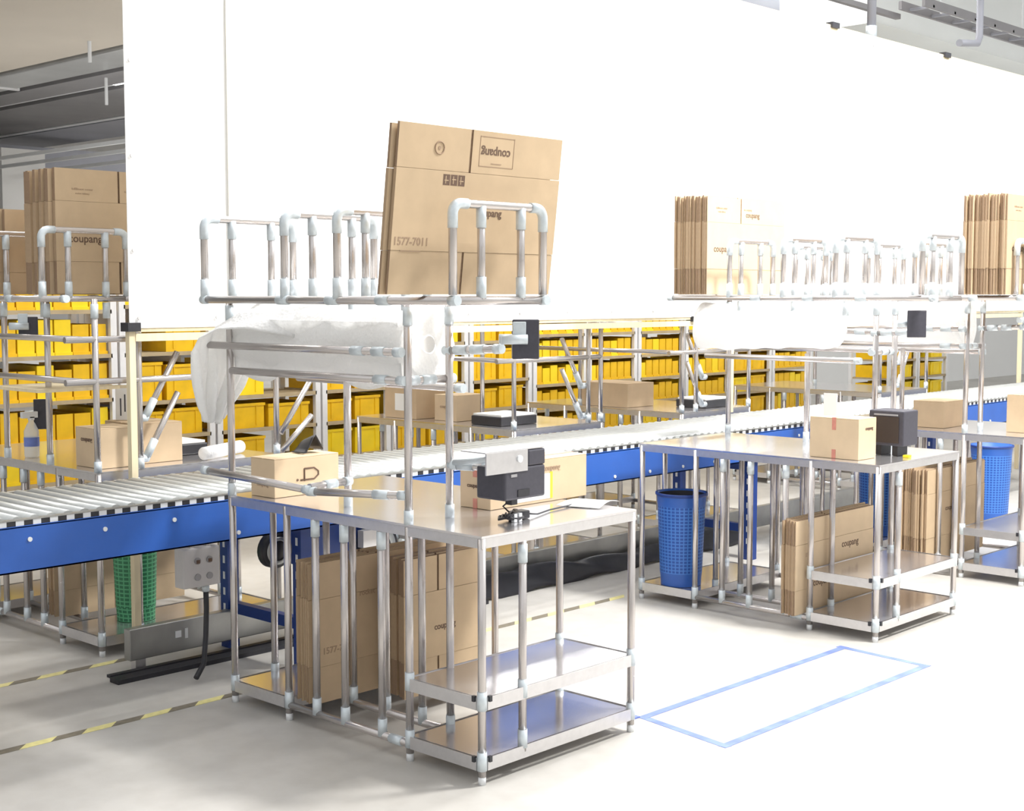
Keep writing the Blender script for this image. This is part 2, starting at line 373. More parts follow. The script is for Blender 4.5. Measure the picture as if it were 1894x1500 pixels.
    if arms:
        pipe((-.03, .36, 1.452), (-.06, 1.47, 1.452), 'roll_rail', joints=(.0, .1, .2), fn=RK)
        pipe((-.015, .36, 1.352), (-.03, 1.36, 1.352), 'roll_rail', joints=(.0, .12, ), fn=RK)
        pipe((0, .37, 1.352), (.23, .37, 1.352), 'cross_rail', joints=(.1, .45, 1), fn=RK)
        pipe((.3, .39, 1.31), (.3, 1.36, 1.31), 'roll_rail', joints=(.0,), fn=RK)
        pipe((.2, .38, 1.452), (.2, .1, 1.465), 'screen_arm', joints=(0, .3, .6, 1), fn=RK)
    if low_arms:
        pipe((-.16, 1.37, .968), (-.11, .77, .94), 'holder_arm', joints=(0, 1), fn=RK)
        pipe((-.11, .78, .935), (0, .37, .948), 'holder_arm', joints=(0, .75, 1), fn=RK)
        pipe((-.11, .775, .95), (.11, .81, .95), 'cross_rail', joints=(.5, 1), fn=RK)
        pipe((.2, .36, 1.04), (.25, .2, 1.04), 'printer_arm', joints=(0, .4, 1), fn=RK)
    return root

GBN = 'packing benches made of steel pipe'
b1 = bench('packing_bench', 0, 0, 'nearest steel pipe packing bench, one big carton leaning in its top rack', hoops=(0, .58, .88, 1.385))
b2 = bench('packing_bench', 2.674, .01, 'second steel pipe packing bench, blue wire bin on its lower shelf', rmx=True, hoops=(.06, .545, .86, 1.205), railend=1.62, low_arms=False)
b3 = bench('packing_bench', 4.4, .05, 'third steel pipe packing bench, cut by the right edge', hoops=(.02, .63, .93, 1.43), low_arms=False)
b4 = bench('packing_bench', 0, 2.44, 'far-side packing bench at the left edge, thick carton stack on top', w=1.0, my=True, hoops=(.04, .6, 1.19), low_arms=False, arms=False,
           ups=((0, 1.41), (.22, 1.41), (0, .98), (0, .56), (1.0, 1.41)))
b5 = bench('packing_bench', 2.74, 2.44, 'far-side packing bench with two cartons, seen between first bench posts', my=True, rmx=True, hoops=(.04, .6, 1.2), arms=False, low_arms=False,
           ups=((0, 1.41), (.12, 1.41), (.8, 1.41), (.55, .9)))
b6 = bench('packing_bench', 4.4, 2.44, 'far-side packing bench with a long carton and black tray', my=True, hoops=(.04, .6, 1.2), arms=False, low_arms=False,
           ups=((0, 1.41), (.16, 1.41), (.8, 1.41), (0, .5)))
b7 = bench('packing_bench', 7.1, 2.44, 'farthest far-side packing bench, seen under second bench film roll', my=True, rmx=True, hoops=(.04, .6, 1.2), arms=False, low_arms=False,
           ups=((0, 1.41), (.3, .5), (.8, 1.41)))
def far_extras(b, x, flip):
    for dz in (0, .19):
        s = -1 if flip else 1
        o = MB().tube((x, 0.02, 1.08-dz), (x+s*.05, .02, 1.08-dz), R*1.3, 'joint').build('arm_bracket', b)
        q = MB().tube((x+s*.04, .02, 1.08-dz), (x+s*.22, .02, 1.38-dz), R, 'pipe').build('slanted_arm', b)
        MB().tube((x+s*.04, .02, 1.08-dz), (x+s*.09, .02, 1.165-dz), R*1.3, 'joint').build('connector', q)
    for z in (1.45, 1.26):
        MB().tube((-.05, .04, z), (-.05, 1.3, z), R, 'pipe').build('side_rail', b)
        MB().tube((-.15, .0, z), (.8, .0, z), R, 'pipe').build('cross_rail', b)
far_extras(b4, .22, False); far_extras(b5, .67, True); far_extras(b6, .3, True); far_extras(b7, .3, False)
for dz in (0, .19):
    q = MB().tube((1.04, .02, .95-dz*.5), (1.24, .02, 1.22-dz), R, 'pipe').build('slanted_arm', b4)
MB().box(-.12, .3, .3, .75, 1.20, 1.215, 'wood').build('side_tray', b4)

# ------------------------------------------------------------------ flattened cartons
def carton(label, group, loc, w=.75, h=.54, t=.011, tilt=0, rz=0, prints=None, slit=.42, mat='board', logo=False):
    fh = h*.26; g = .010; sx = w*slit
    mb = MB(); d = .0015
    mb.box(0, w, 0, t, fh, h-fh, mat, side='bfold')
    for (z0, z1) in ((0, fh-.001), (h-fh+.001, h)):
        mb.box(sx-g, sx+g, t*.4, t*.6, z0, z1, 'bedge')
        mb.box(0.001, sx-g/2, d, t-d, z0, z1, mat, side='bedge'); mb.box(sx+g/2, w-.001, d, t-d, z0, z1, mat, side='bedge')
    o = mb.build('flattened_carton', loc=loc); o.rotation_euler = (tilt, 0, rz)
    tag(o, label, 'carton', group)
    if prints:
        for (txt, size, x, z, mt, flip) in prints:
            T = Matrix.Translation((x, -.0006 if not (z < fh or z > h-fh) else d-.0006, z)) @ (Matrix.Rotation(PI, 4, 'Y') if flip else Matrix.Identity(4)) @ FACE_Y
            text_mesh(txt, size, mt, 'printed_text', o, T, bold=.0006 if size > .02 else 0)
    return o
def stack(n, label_where, group, x, y0, y1, z, w=.75, h=.54, prints=None, mats=('board', 'board2'), jx=.012, jz=.004, slit=.42, toward_front='front'):
    """cartons standing on edge, ordered from the camera side (low y) back"""
    p = (y1-y0)/n
    for i in range(n):
        ww = w + random.uniform(-.004, .004)
        lab = 'flattened carton, %s from the front in the stack %s' % (ORD[i], label_where) if i else 'foremost flattened carton in the stack %s' % label_where
        carton(lab, group, (x+random.uniform(-jx, jx), y0+i*p, z+random.uniform(0, jz)), ww, h+random.uniform(-.006, .006), p*.88,
               rz=0, mat=mats[i % 2] if random.random() < .8 else mats[0], prints=prints if i == 0 else None, slit=slit)
# big leaning carton on bench one
lean = math.radians(7)
big = carton('large flattened carton leaning forward in the nearest bench top rack, front one', 'two big cartons on the nearest bench', (-.31, .115, 1.652), .77, .545, .013, tilt=lean,
     prints=[('1577-7011', .036, .085, .17, 'inklight', False), ('coupang', .042, .44, .475, 'ink', True), ('coupang', .036, .43, .275, 'ink', False)])
q = Matrix.Translation((0, 0, 0))
# rounded outline, round mark, dark label blocks on the carton face
def outline(par, x, z, wd, hh, y=.0009, mat='inklight'):
    mb = MB(); e = .0022
    mb.box(x-wd/2, x+wd/2, y-.0003, y, z-hh/2, z-hh/2+e, mat); mb.box(x-wd/2, x+wd/2, y-.0003, y, z+hh/2-e, z+hh/2, mat)
    mb.box(x-wd/2, x-wd/2+e, y-.0003, y, z-hh/2, z+hh/2, mat); mb.box(x+wd/2-e, x+wd/2, y-.0003, y, z-hh/2, z+hh/2, mat)
    return mb.build('printed_frame', par)
outline(big, .445, .478, .165, .1)
MB().box(.42, .47, .0006, .0009, .438, .441, 'inklight').build('printed_line', big)
rg = MB().sweep([(.18+.02*math.cos(a*PI/12), .0004, .475+.02*math.sin(a*PI/12)) for a in range(25)], .0022, 'inklight', 6); rg.build('printed_ring', big)
MB().tube((.18, .0014, .475), (.18, -.0002, .475), .006, 'inklight').build('printed_dot', big)
MB().box(.04, .13, -.0008, -.0002, .138, .142, 'inklight').build('printed_line', big)
lb = MB(); 
for k in range(3): lb.box(.205+k*.034, .205+k*.034+.030, -.0006, -.0001, .358, .393, 'ink')
lb.build('printed_block', big)
for k in range(3):
    MB().box(.211+k*.034, .229+k*.034, -.0010, -.0006, .372+(k % 2)*.004, .375+(k % 2)*.004, 'board').build('printed_stroke', big)
    MB().box(.215+k*.034, .218+k*.034, -.0010, -.0006, .363, .388, 'board').build('printed_stroke', big)
carton('large flattened carton standing right behind the front one on nearest bench', 'two big cartons on the nearest bench', (-.325, .135, 1.652), .76, .54, .013, tilt=lean)
MB_ = None
PR = [('coupang', .052, .15, .255, 'ink', False), ('coupang', .042, .45, .455, 'ink', False), ('to. coupang', .017, .40, .485, 'inklight', False), ('fulfillment center', .016, .14, .485, 'inklight', False), ('rocket delivery', .012, .14, .465, 'inklight', False)]
stack(20, 'on the second bench top rack', 'cartons stacked on the second bench top rack', 3.2, 1.38, 1.615, 1.65, .79, .55, prints=PR, mats=('board2', 'board'))
stack(20, 'on the third bench top rack', 'cartons stacked on the third bench top rack', 4.2, .095, .36, 1.65, .79, .55, prints=PR, mats=('board', 'board2'))
stack(10, 'on the far left bench, wide ones', 'wide cartons on the far left bench', -.02, 2.74, 3.03, 1.65, .79, .575, prints=PR, mats=('board', 'board'), jx=.02, jz=.006)
stack(4, 'cut off at the left edge', 'cut-off cartons on the far left bench', .02, 3.30, 3.42, 1.65, .76, .42, mats=('board', 'board'), jx=.03)
stack(12, 'under the nearest bench, larger ones', 'cartons under the nearest bench', .04, .925, 1.036, .075, .745, .545, prints=[('1577-7011', .036, .10, .20, 'inklight', False), ('coupang', .040, .60, .27, 'ink', False), ('rocket', .03, .25, .40, 'inklight', False)], jx=.02, jz=.008)
stack(6, 'under the nearest bench, smaller ones', 'small cartons under the nearest bench', .325, .737, .863, .075, .44, .545, prints=[('coupang', .035, .22, .26, 'ink', False)], jx=.02)
stack(8, 'under the second bench', 'cartons under the second bench', 2.60, .402, .490, .075, .76, .47, prints=[('coupang', .05, .25, .14, 'ink', False), ('coupang', .05, .52, .30, 'ink', False), ('1577', .03, .12, .29, 'inklight', False)], mats=('board2', 'board2'), jx=.015)
stack(14, 'under the third bench', 'cartons under the third bench', 4.28, .578, .742, .075, .76, .55, prints=[('coupang', .04, .3, .30, 'ink', False)], jx=.02, jz=.01)
stack(9, 'under the far left bench', 'cartons under the far left bench', .10, 2.99, 3.11, .075, .7, .5, jx=.02)

# ------------------------------------------------------------------ closed boxes
def pbox(nm, label, loc, w, d, h, rz=0, mat='board2', tape=None, prints=(), sticker=None, group=None):
    """origin at the near-left corner; front face at y=0"""
    mb = MB(); e = .002
    mb.box(0, w, 0, d, 0, h-.004, mat); mb.box(0, w, 0, d/2-e, h-.004, h, mat); mb.box(0, w, d/2+e, d, h-.004, h, mat)
    o = mb.build(nm, loc=loc, bevel=.002); o.rotation_euler = (0, 0, rz); tag(o, label, 'box', group)
    if tape == 'y':      # tape on the -y face centre
        MB().box(w*.5-.011, w*.5+.011, -.0012, 0, h*.72, h, 'tape').box(w*.5-.011, w*.5+.011, -.0012, 0, 0, h*.2, 'tape').box(w*.5-.011, w*.5+.011, 0, d, h, h+.0012, 'tape').build('sealing_tape', o)
    if tape == 'x':
        MB().box(-.0012, 0, d*.5-.011, d*.5+.011, h*.70, h, 'tape').box(-.0012, 0, d*.5-.011, d*.5+.011, 0, h*.22, 'tape').box(0, w, d*.5-.011, d*.5+.011, h, h+.0012, 'tape').build('sealing_tape', o)
    for (txt, size, face, a, z, mt) in prints:
        T = Matrix.Translation((a, -.0014, z)) @ FACE_Y if face == 'y' else Matrix.Translation((-.0014, a, z)) @ FACE_X
        text_mesh(txt, size, mt, 'printed_text', o, T, bold=.0006)
    if sticker:
        face, a0, a1, z0, z1 = sticker
        if face == 'y': s_ = MB().box(a0, a1, -.002, -.0005, z0, z1, 'white').build('shipping_label', o)
        else: s_ = MB().box(-.002, -.0005, a0, a1, z0, z1, 'white').build('shipping_label', o)
    return o
bA = pbox('cardboard_box', 'small brown box with printed mark at the back of the nearest bench', (.045, 1.19, .851), .33, .15, .155, rz=.02, prints=[('coupang', .022, 'x', .075, .05, 'inklight')])
# loop-shaped mark on its long side
mk = MB().sweep([(.15, -.001, .055), (.15, -.001, .105), (.15, -.001, .105), (.20, -.001, .105), (.222, -.001, .09), (.222, -.001, .075), (.20, -.001, .06), (.13, -.001, .06)], .0035, 'ink', 6).build('printed_mark', bA)
MB().tube((.115, .001, .062), (.115, -.002, .062), .005, 'ink').build('printed_mark', bA)
bl = MB().grid(lambda u, v: (.23+u*.1, 1.24+v*.08, 1.012+.075*max(0, 1-abs(u-.6)*2.2)*(1-.4*v)), 8, 6, 'black').build('black_pouch', solid=.004); tag(bl, 'crumpled black pouch on top of the small brown box', 'pouch')
bB = pbox('cardboard_box', 'brown box with red tape end and white label behind the black printer', (.404, .495, .851), .28, .175, .168, rz=-math.radians(90), mat='board2')
bpy.data.objects.remove(bB)
# box: end (taped) face looks to -x, long face to -y
bB = pbox('cardboard_box', 'brown box with red tape and white label, behind the near printer', (.41, .36, .851), .55, .16, .168, mat='board2', tape='x', prints=[('coupang', .022, 'x', .085, .085, 'ink'), ('coupang', .03, 'y', .34, .13, 'inklight')], sticker=('y', .10, .33, .012, .11))
MB().box(.33, .345, -.0022, -.0005, .012, .115, 'yellowline').build('label_edge', bB)
bC = pbox('cardboard_box', 'brown box with red tape standing on the second bench', (2.755, .165, .851), .17, .27, .20, mat='board2', tape='x', prints=[('coupang', .022, 'y', .10, .15, 'ink')])
pp_ = MB().box(0, .004, 0, .075, 0, .11, 'white').build('paper_slip', loc=(2.83, .33, 1.053)); tag(pp_, 'white paper slip standing on the taped box', 'paper slip')
pbox('cardboard_box', 'brown box on the third bench, partly hidden by its posts', (4.56, .62, .851), .28, .2, .16, mat='board')
pbox('cardboard_box', 'tilted dark brown box at the right edge on the third bench', (4.62, .10, .851), .26, .16, .22, mat='board')
pbox('cardboard_box', 'brown box with dark label on the far left bench', (.06, 2.52, .851), .20, .22, .185, mat='board2', prints=[('coupang', .03, 'x', .12, .13, 'ink')])
pbox('cardboard_box', 'taller dark box beside the labelled box on the far left bench', (.285, 2.56, .851), .24, .3, .19, mat='board')
nb = MB().box(0, .012, 0, .13, 0, .155, 'white').build('notice_card', loc=(.40, 2.72, 1.043)); tag(nb, 'white notice card with black bars behind the timber post', 'notice card')
MB().box(0, .012, -.004, .134, .155, .17, 'wood').build('card_edge', nb)
for k in range(5): MB().box(-.001, .0, .012+k*.022, .019+k*.022, .02+(k % 2)*.02, .125-(k % 3)*.02, 'dark').build('printed_bar', nb)
nb.rotation_euler = (0, 0, math.radians(35))
d1 = pbox('cardboard_box', 'upright brown box with white label on a far-side bench', (2.80, 3.36, .851), .28, .3, .22, mat='board', sticker=('x', .08, .2, .05, .16))
d2 = pbox('cardboard_box', 'lighter brown box with small print, right of the white-labelled one', (2.86, 3.05, .851), .25, .2, .165, mat='board2', prints=[('coupang', .03, 'x', .1, .09, 'inklight')])
pbox('cardboard_box', 'long low brown box on the far-side bench past the tablet', (4.45, 2.95, .851), .30, .45, .17, mat='board')
# ------------------------------------------------------------------ bubble wrap
def film_roll(label, x, y0, y1, z, r, grp, drape=0, seed=1):
    rnd = random.Random(seed); ph = [rnd.uniform(0, 6) for _ in range(4)]
    def wob(a, h): return .07*math.sin(2*a+ph[0]+h*3)+.045*math.sin(3*a+ph[1]-h*6)+.02*math.sin(h*23+ph[2]+2*a)+.018*math.sin(7*a+h*31)
    n = 26; L = y1-y0
    prof = [(.035, 0), (r*.5, .004), (r*.9, .0)] + [(r*(1+.02*math.sin(i*1.3)), L*i/n) for i in range(n+1)] + [(r*.9, L), (r*.5, L-.004), (.035, L)]
    o = MB().lathe(prof, (0, 0, 0), 'film', 40, 'y', wob).build('bubble_wrap_roll', loc=(x, y0, z)); tag(o, label, 'bubble wrap', grp)
    MB().lathe([(.03, -.004), (.001, -.003)], (0, 0, 0), 'white', 20, 'y').build('core_end', o)
    return o
GF = 'bubble wrap rolls slung under the top racks'
r1_ = film_roll('bulky bubble wrap roll on nearest bench, loose end drooping at its left', .135, .40, 1.40, 1.475, .132, GF)
def drape(u, v):
    # sections along the sheet: y, z, front x, back x (world), then made local to the roll
    S = ((1.00, 1.612, .0, .27), (1.22, 1.612, -.05, .27), (1.36, 1.59, -.09, .25), (1.45, 1.535, -.115, .22), (1.485, 1.45, -.125, .19), (1.49, 1.36, -.12, .17),
         (1.49, 1.29, -.115, .12), (1.485, 1.22, -.105, .055), (1.48, 1.155, -.085, .0))
    k = v*(len(S)-1); i = min(int(k), len(S)-2); f_ = k-i; f_ = f_*f_*(3-2*f_)*.4+f_*.6
    A = [S[i][q]*(1-f_)+S[i+1][q]*f_ for q in range(4)]
    x = A[2]+(A[3]-A[2])*u
    edge = .17*max(0, .5-u)**1.6*4*max(0, 1-v*1.6) + .05*max(0, u-.8)*max(0, 1-v)
    yy = A[0]+(.020*math.sin(u*19+v*4)+.012*math.sin(u*41-v*6))*min(1, v*1.4)
    zz = A[1]-edge*.55+.006*math.sin(u*15+v*12)-.02*abs(math.sin(u*5.2+.6))*max(0, v-.6)*2
    return (x-.135, yy-.40, zz-1.475)
MB().grid(drape, 40, 48, 'film').build('loose_end', r1_, solid=.004)
MB().grid(lambda u, v: (-.128+.010*math.sin(u*17)+.02*v, u*.98+.02, .08-.20*v-.045*max(0, math.sin(u*PI*3.1-.3))*v), 60, 12, 'film').build('hanging_flap', r1_, solid=.003)
film_roll('smooth bubble wrap roll under the second bench top rack', 3.345, .66, 1.50, 1.475, .125, GF, seed=4)
film_roll('bubble wrap roll on the third bench, right end behind its posts', 4.535, .47, 1.45, 1.475, .125, GF, seed=6)

# ------------------------------------------------------------------ tablets and printers
def tablet(label, loc, w=.11, h=.125, rz=0, grp='black tablets on the bench posts', clip=False):
    t = empty('tablet_display', loc, label, 'tablet', grp, rz)
    MB().box(-w/2, w/2, -.006, .006, -h/2, h/2, 'dark').build('casing', t, bevel=.004)
    MB().box(-w*.32, w*.32, .006, .02, -h*.25, h*.3, 'black').build('back_plate', t)
    c = MB().tube((-.02, .03, 0), (-.09, .03, 0), .017, 'joint').build('clamp_arm', t)
    MB().tube((-.02, .03, -.03), (-.02, .03, .045), .019, 'joint').build('clamp', t)
    if clip:
        MB().box(-.045, .0, -.016, -.0062, .015, .06, 'joint').build('front_clip', t, bevel=.003)
        MB().tube((-.085, -.018, 0.0), (.005, -.018, .0), .017, 'joint').build('front_clip', t)
    return t
tablet('black tablet clamped to the nearest bench right post', (.215, .0, 1.50), .092, .135, rz=-.75, clip=True)
tablet('black tablet between second and third benches, under the racks', (3.19, .10, 1.505), .095, .135, rz=-.8)
tablet('black tablet at the right edge on the third bench', (4.62, .12, 1.505), .10, .13, rz=-.2)
tablet('small black screen on the far left bench', (.145, 3.2, 1.06), .09, .15, rz=-.6)

tablet('small black screen with metal clip high on the far left bench', (.0, 3.05, 1.50), .09, .09, rz=-.6, clip=True)
pr1 = empty('label_printer', (.30, .10, .935), 'black label printer held by a metal bracket on the nearest bench', 'printer')
MB().box(-.105, .105, -.02, .12, 0, .115, 'dark').build('body', pr1, bevel=.008)
MB().box(0.015, .105, -.02, .12, .115, .172, 'dark').build('cover', pr1, bevel=.006)
MB().box(-.20, .008, -.024, -.018, .10, .175, 'rim').build('bracket_plate', pr1)
MB().box(-.20, .1, -.018, .10, .174, .178, 'rim').build('bracket_top', pr1)
MB().tube((-.035, -.03, .145), (-.035, -.02, .145), .013, 'capwhite').build('bracket_knob', pr1)
MB().box(-.075, -.045, -.0225, -.02, .082, .092, 'blob').build('badge', pr1)
MB().box(-.04, .02, -.0225, -.02, .01, .035, 'black').build('paper_slot', pr1)
MB().box(-.05, -.02, 0, .03, -.02, 0, 'black').build('foot', pr1)
MB().tube((-.1, .0, .150), (-.1, .235, .115), .012, 'joint').build('mounting_arm', pr1)
pr2 = empty('label_printer', (3.06, .10, .851), 'black label printer on a stand at the second bench corner', 'printer')
MB().box(-.02, .13, -.02, .17, .05, .225, 'dark').build('body', pr2, bevel=.006)
MB().box(-.023, -.019, .005, .145, .065, .195, 'darkpanel').build('window', pr2)
MB().box(-.024, -.019, .01, .14, .200, .208, 'blob').build('trim_strip', pr2)
MB().box(.0, .10, .02, .05, .0, .05, 'black').build('stand_foot', pr2)
MB().box(.0, .10, .11, .14, .0, .05, 'black').build('stand_foot', pr2)
MB().box(-.10, .02, .16, .26, .0, .012, 'black').build('base_plate', pr2)
yt = MB().box(0, .03, 0, .03, 0, .012, 'yellow2').build('yellow_tag', loc=(3.02, .04, .851)); tag(yt, 'tiny yellow tag beside the second bench printer', 'tag')
# cable and adapter
cb = empty('power_adapter', (.33, .15, .851), 'black power adapter with tangled cable below the nearest printer', 'adapter')
MB().box(-.02, .05, -.02, .025, 0, .03, 'black').build('brick', cb, bevel=.005)
for k in range(3):
    random.seed(20+k)
    pts = [(-.045+.05*math.cos(a*.7+k)+.02*random.random(), -.01+.035*math.sin(a*.7+k*2), .008+.012*random.random()+k*.006) for a in range(22)]
    MB().sweep(pts, .0045, 'black', 6).build('coiled_cable', cb)
MB().sweep([(.05, 0, .015), (.11, -.0, .006), (.22, .04, .005), (.36, .06, .005), (.47, .10, .005)], .0035, 'black', 6).build('lead', cb)
MB().sweep([(-.02, .01, .02), (-.05, .02, .05), (-.03, .0, .075), (.0, -.02, .09)], .0035, 'black', 6).build('lead', cb)
MB().box(-.06, -.045, -.045, -.03, .0, .03, 'capwhite').build('plug', cb); MB().box(-.035, -.02, -.045, -.03, .0, .03, 'capwhite').build('plug', cb)
random.seed(7)
pa = MB().grid(lambda u, v: (-.10+.2*u, -.09+.18*v, .003+.014*math.sin(u*3.1)*(1-v*.6)), 8, 6, 'white').build('paper_sheet', loc=(.78, .20, .851), solid=.001)
pa.rotation_euler = (0, 0, .3); tag(pa, 'white paper sheet lying at the right corner of the nearest worktop', 'paper')
# far small things
bt = empty('spray_bottle', (.08, 3.2, .851), 'clear spray bottle with white trigger on the far left bench', 'bottle')
MB().lathe([(.001, 0), (.034, .001), (.036, .01), (.036, .13), (.02, .165), (.013, .175), (.013, .19)], (0, 0, 0), 'clear', 24).build('bottle_body', bt)
MB().box(-.05, .03, -.012, .012, .195, .225, 'capwhite').box(-.012, .012, -.012, .012, .185, .2, 'capwhite').build('trigger', bt)
MB().lathe([(.0368, .055), (.0368, .10)], (0, 0, 0), M['tapeblue'], 24).build('bottle_label', bt)
wr_ = MB().lathe([(.001, 0), (.032, .0), (.032, .34), (.001, .34)], (0, 0, 0), 'film', 20, 'y').build('film_roll', loc=(.58, 2.46, .885)); wr_.rotation_euler = (0, 0, -1.15)
tag(wr_, 'white roll lying on the far-side bench left of the bubble wrap droop', 'roll')
for i, (x, y, lab) in enumerate(((.62, 2.85, 'black lidded tray behind the white roll'), (2.98, 2.75, 'black tray with papers on the far bench, beside nearest bench right post'), (4.95, 2.65, 'flat black tray on the far-side bench near the second bench'))):
    bo = empty('plastic_tray', (x, y, .851), lab, 'tray', 'black trays on the far-side benches')
    MB().box(-.16, .16, -.13, .13, 0, .055, 'black').build('tray_body', bo, bevel=.006)
    MB().box(-.15, .15, -.12, .12, .056, .068, 'white').build('paper_stack', bo)

# ------------------------------------------------------------------ waste bins
def mesh_bin(label, loc, r, h, mat, rim, base, bag=None):
    t = empty('waste_bin', loc, label, 'waste bin')
    b_ = MB(); b_.lathe([(r*.8, 0), (r*.81, .035), (r*.84, .07)], (0, 0, 0), base, 40); b_.lathe([(r*.84, .07), (r*.95, h-.07)], (0, 0, 0), mat, 40)
    b_.lathe([(r*.95, h-.07), (r*.985, h-.02), (r, h), (r*.96, h), (r*.78, .01), (.001, .01)], (0, 0, 0), base, 40)
    b_.build('basket', t)
    MB().lathe([(r*1.0, h-.018), (r*1.045, h-.012), (r*1.045, h), (r*.97, h)], (0, 0, 0), rim, 40).build('rim', t)
    if bag: MB().lathe([(r*.94, h-.01), (r*.9, h-.06), (r*.8, h-.2), (.001, h-.25)], (0, 0, 0), bag, 32).build('liner_bag', t)
    return t
mesh_bin('blue lattice waste bin standing on the second bench lower shelf', (2.78, 1.235, .092), .135, .50, 'bluemesh', 'navy', 'blue', 'rubber')
mesh_bin('green lattice waste bin under the far left bench', (.31, 2.655, .092), .112, .48, 'greenmesh', 'greenmesh', 'greenmesh')
mesh_bin('blue waste bin under the third bench, lower shelf', (4.95, 1.25, .092), .14, .5, 'bluemesh', 'navy', 'blue')

mesh_bin('blue waste bin on the floor beyond the third bench, at right edge', (6.5, 1.2, 0), .15, .56, 'bluemesh', 'navy', 'blue')
# ------------------------------------------------------------------ conveyor
CX0, CX1 = -1.6, 12.0; NY, FY = 1.57, 2.28
cv = empty('roller_conveyor', (0, 1.92, 0), 'long blue-sided roller conveyor running behind the near benches', 'conveyor')
def CP(mb, name, par=None, **k):
    mb.v = [(v[0], v[1]-1.92, v[2]) for v in mb.v]; return mb.build(name, par or cv, **k)
for (ya, yb) in ((NY, NY+.006), (FY-.006, FY)):
    b0 = MB().box(CX0, CX1, ya, yb, .63, .80, 'blue').box(CX0, CX1, min(ya, NY) if ya < 2 else FY-.03, NY+.03 if ya < 2 else FY, .796, .803, 'blue')
    b0.box(CX0, CX1, (NY if ya < 2 else FY-.03), (NY+.03 if ya < 2 else FY), .63, .636, 'blue')
    sb = CP(b0, 'side_beam')
    if ya < 2:
        for x in [-.79+i*.31 for i in range(30)]:
            CP(MB().tube((x, NY-.006, .66+.09*(int(x*7) % 2)), (x, NY, .66+.09*(int(x*7) % 2)), .009, 'capwhite', 10), 'bolt', sb)
n_r = 0; x = CX0+.03; pitch = .068
roll = MB()
xs = []
while x < CX1: xs.append(x); x += pitch
# the nearest 100 rollers are parts of their own, the rest one part
for i, x in enumerate(xs):
    mb = roll if i >= 100 else MB()
    mb.tube((x, NY+.026, .812), (x, FY-.026, .812), .0245, 'roller', 16)
    if i < 100: CP(mb, 'roller')
tag(CP(roll, 'roller'), kind='stuff')
cap = MB(); k = 0
for i, x in enumerate(xs):
    for yy in (NY+.004, FY-.024):
        cap.box(x-.018, x+.014, yy, yy+.02, .803, .822, 'capwhite'); cap.box(x+.014, x+.05, yy+.001, yy+.018, .803, .822, 'black')
tag(CP(cap, 'roller_end_cap'), kind='stuff')
for yy in (NY+.001, FY-.021): CP(MB().box(CX0, CX1, yy, yy+.02, .8225, .828, 'galv'), 'cap_strip')
for xx in (.52, 4.03, 7.5, 10.9):
    for (ya, yb) in ((NY+.03, NY+.09), (FY-.13, FY-.07)):
        lg = CP(MB().box(xx-.03, xx+.03, ya, yb, .0, .63, 'navy'), 'leg')
        for zz in [.10+.075*i for i in range(7)]:
            CP(MB().box(xx-.031, xx-.0301, (ya+yb)/2-.008, (ya+yb)/2+.008, zz, zz+.035, 'capwhite'), 'slot', lg)
    CP(MB().box(xx-.02, xx+.02, NY+.09, FY-.13, .17, .22, 'navy'), 'cross_brace')
    CP(MB().box(xx-.02, xx+.02, NY+.09, FY-.13, .56, .62, 'navy'), 'cross_brace')
mt = CP(MB().box(.62, 1.05, 1.78, 2.02, .42, .60, 'navy'), 'drive_housing', bevel=.01)
CP(MB().lathe([(.001, 0), (.075, .001), (.08, .012), (.08, .05), (.001, .05)], (.46, 1.72, .52), 'black', 28, 'y'), 'drive_wheel')
CP(MB().lathe([(.045, -.002), (.062, -.003), (.062, .002)], (.46, 1.72, .52), 'roller', 28, 'y'), 'drive_wheel_rim')
CP(MB().lathe([(.001, 0), (.105, .001), (.115, .012), (.115, .05), (.001, .05)], (1.06, 1.72, .46), 'black', 32, 'y'), 'drive_wheel')
CP(MB().lathe([(.06, -.002), (.09, -.003), (.09, .002)], (1.06, 1.72, .46), 'roller', 28, 'y'), 'drive_wheel_rim')
CP(MB().box(.90, 1.0, 1.66, 1.70, .48, .56, 'grey'), 'gear_plate')
# socket box hanging below the beam
sk = empty('socket_box', (.12, 1.80, .40), 'white socket box with a black hose hanging under the conveyor', 'socket box')
MB().box(-.10, .085, 0, .07, 0, .17, 'grey').build('housing', sk, bevel=.006)
for dx in (-.03, .03):
    for dz in (.045, .115): MB().tube((dx, 0, dz), (dx, -.006, dz), .015, 'blob', 16).build('socket', sk)
for dx in (-.03, .03): MB().box(dx-.008, dx+.008, -.010, -.006, .105, .12, 'ink').build('socket_slot', sk)
MB().sweep([(.03, .03, 0), (.032, .03, -.1), (.02, .02, -.22), (-.02, -.02, -.33), (-.08, -.05, -.375)], .012, 'black', 10).build('hose', sk)
MB().tube((.03, .03, -.03), (.03, .03, .0), .016, 'joint').build('hose_fitting', sk)
MB().box(-.05, -.03, .02, .05, .17, .24, 'rim').build('hanger', sk); MB().box(.03, .05, .02, .05, .17, .24, 'rim').build('hanger', sk)
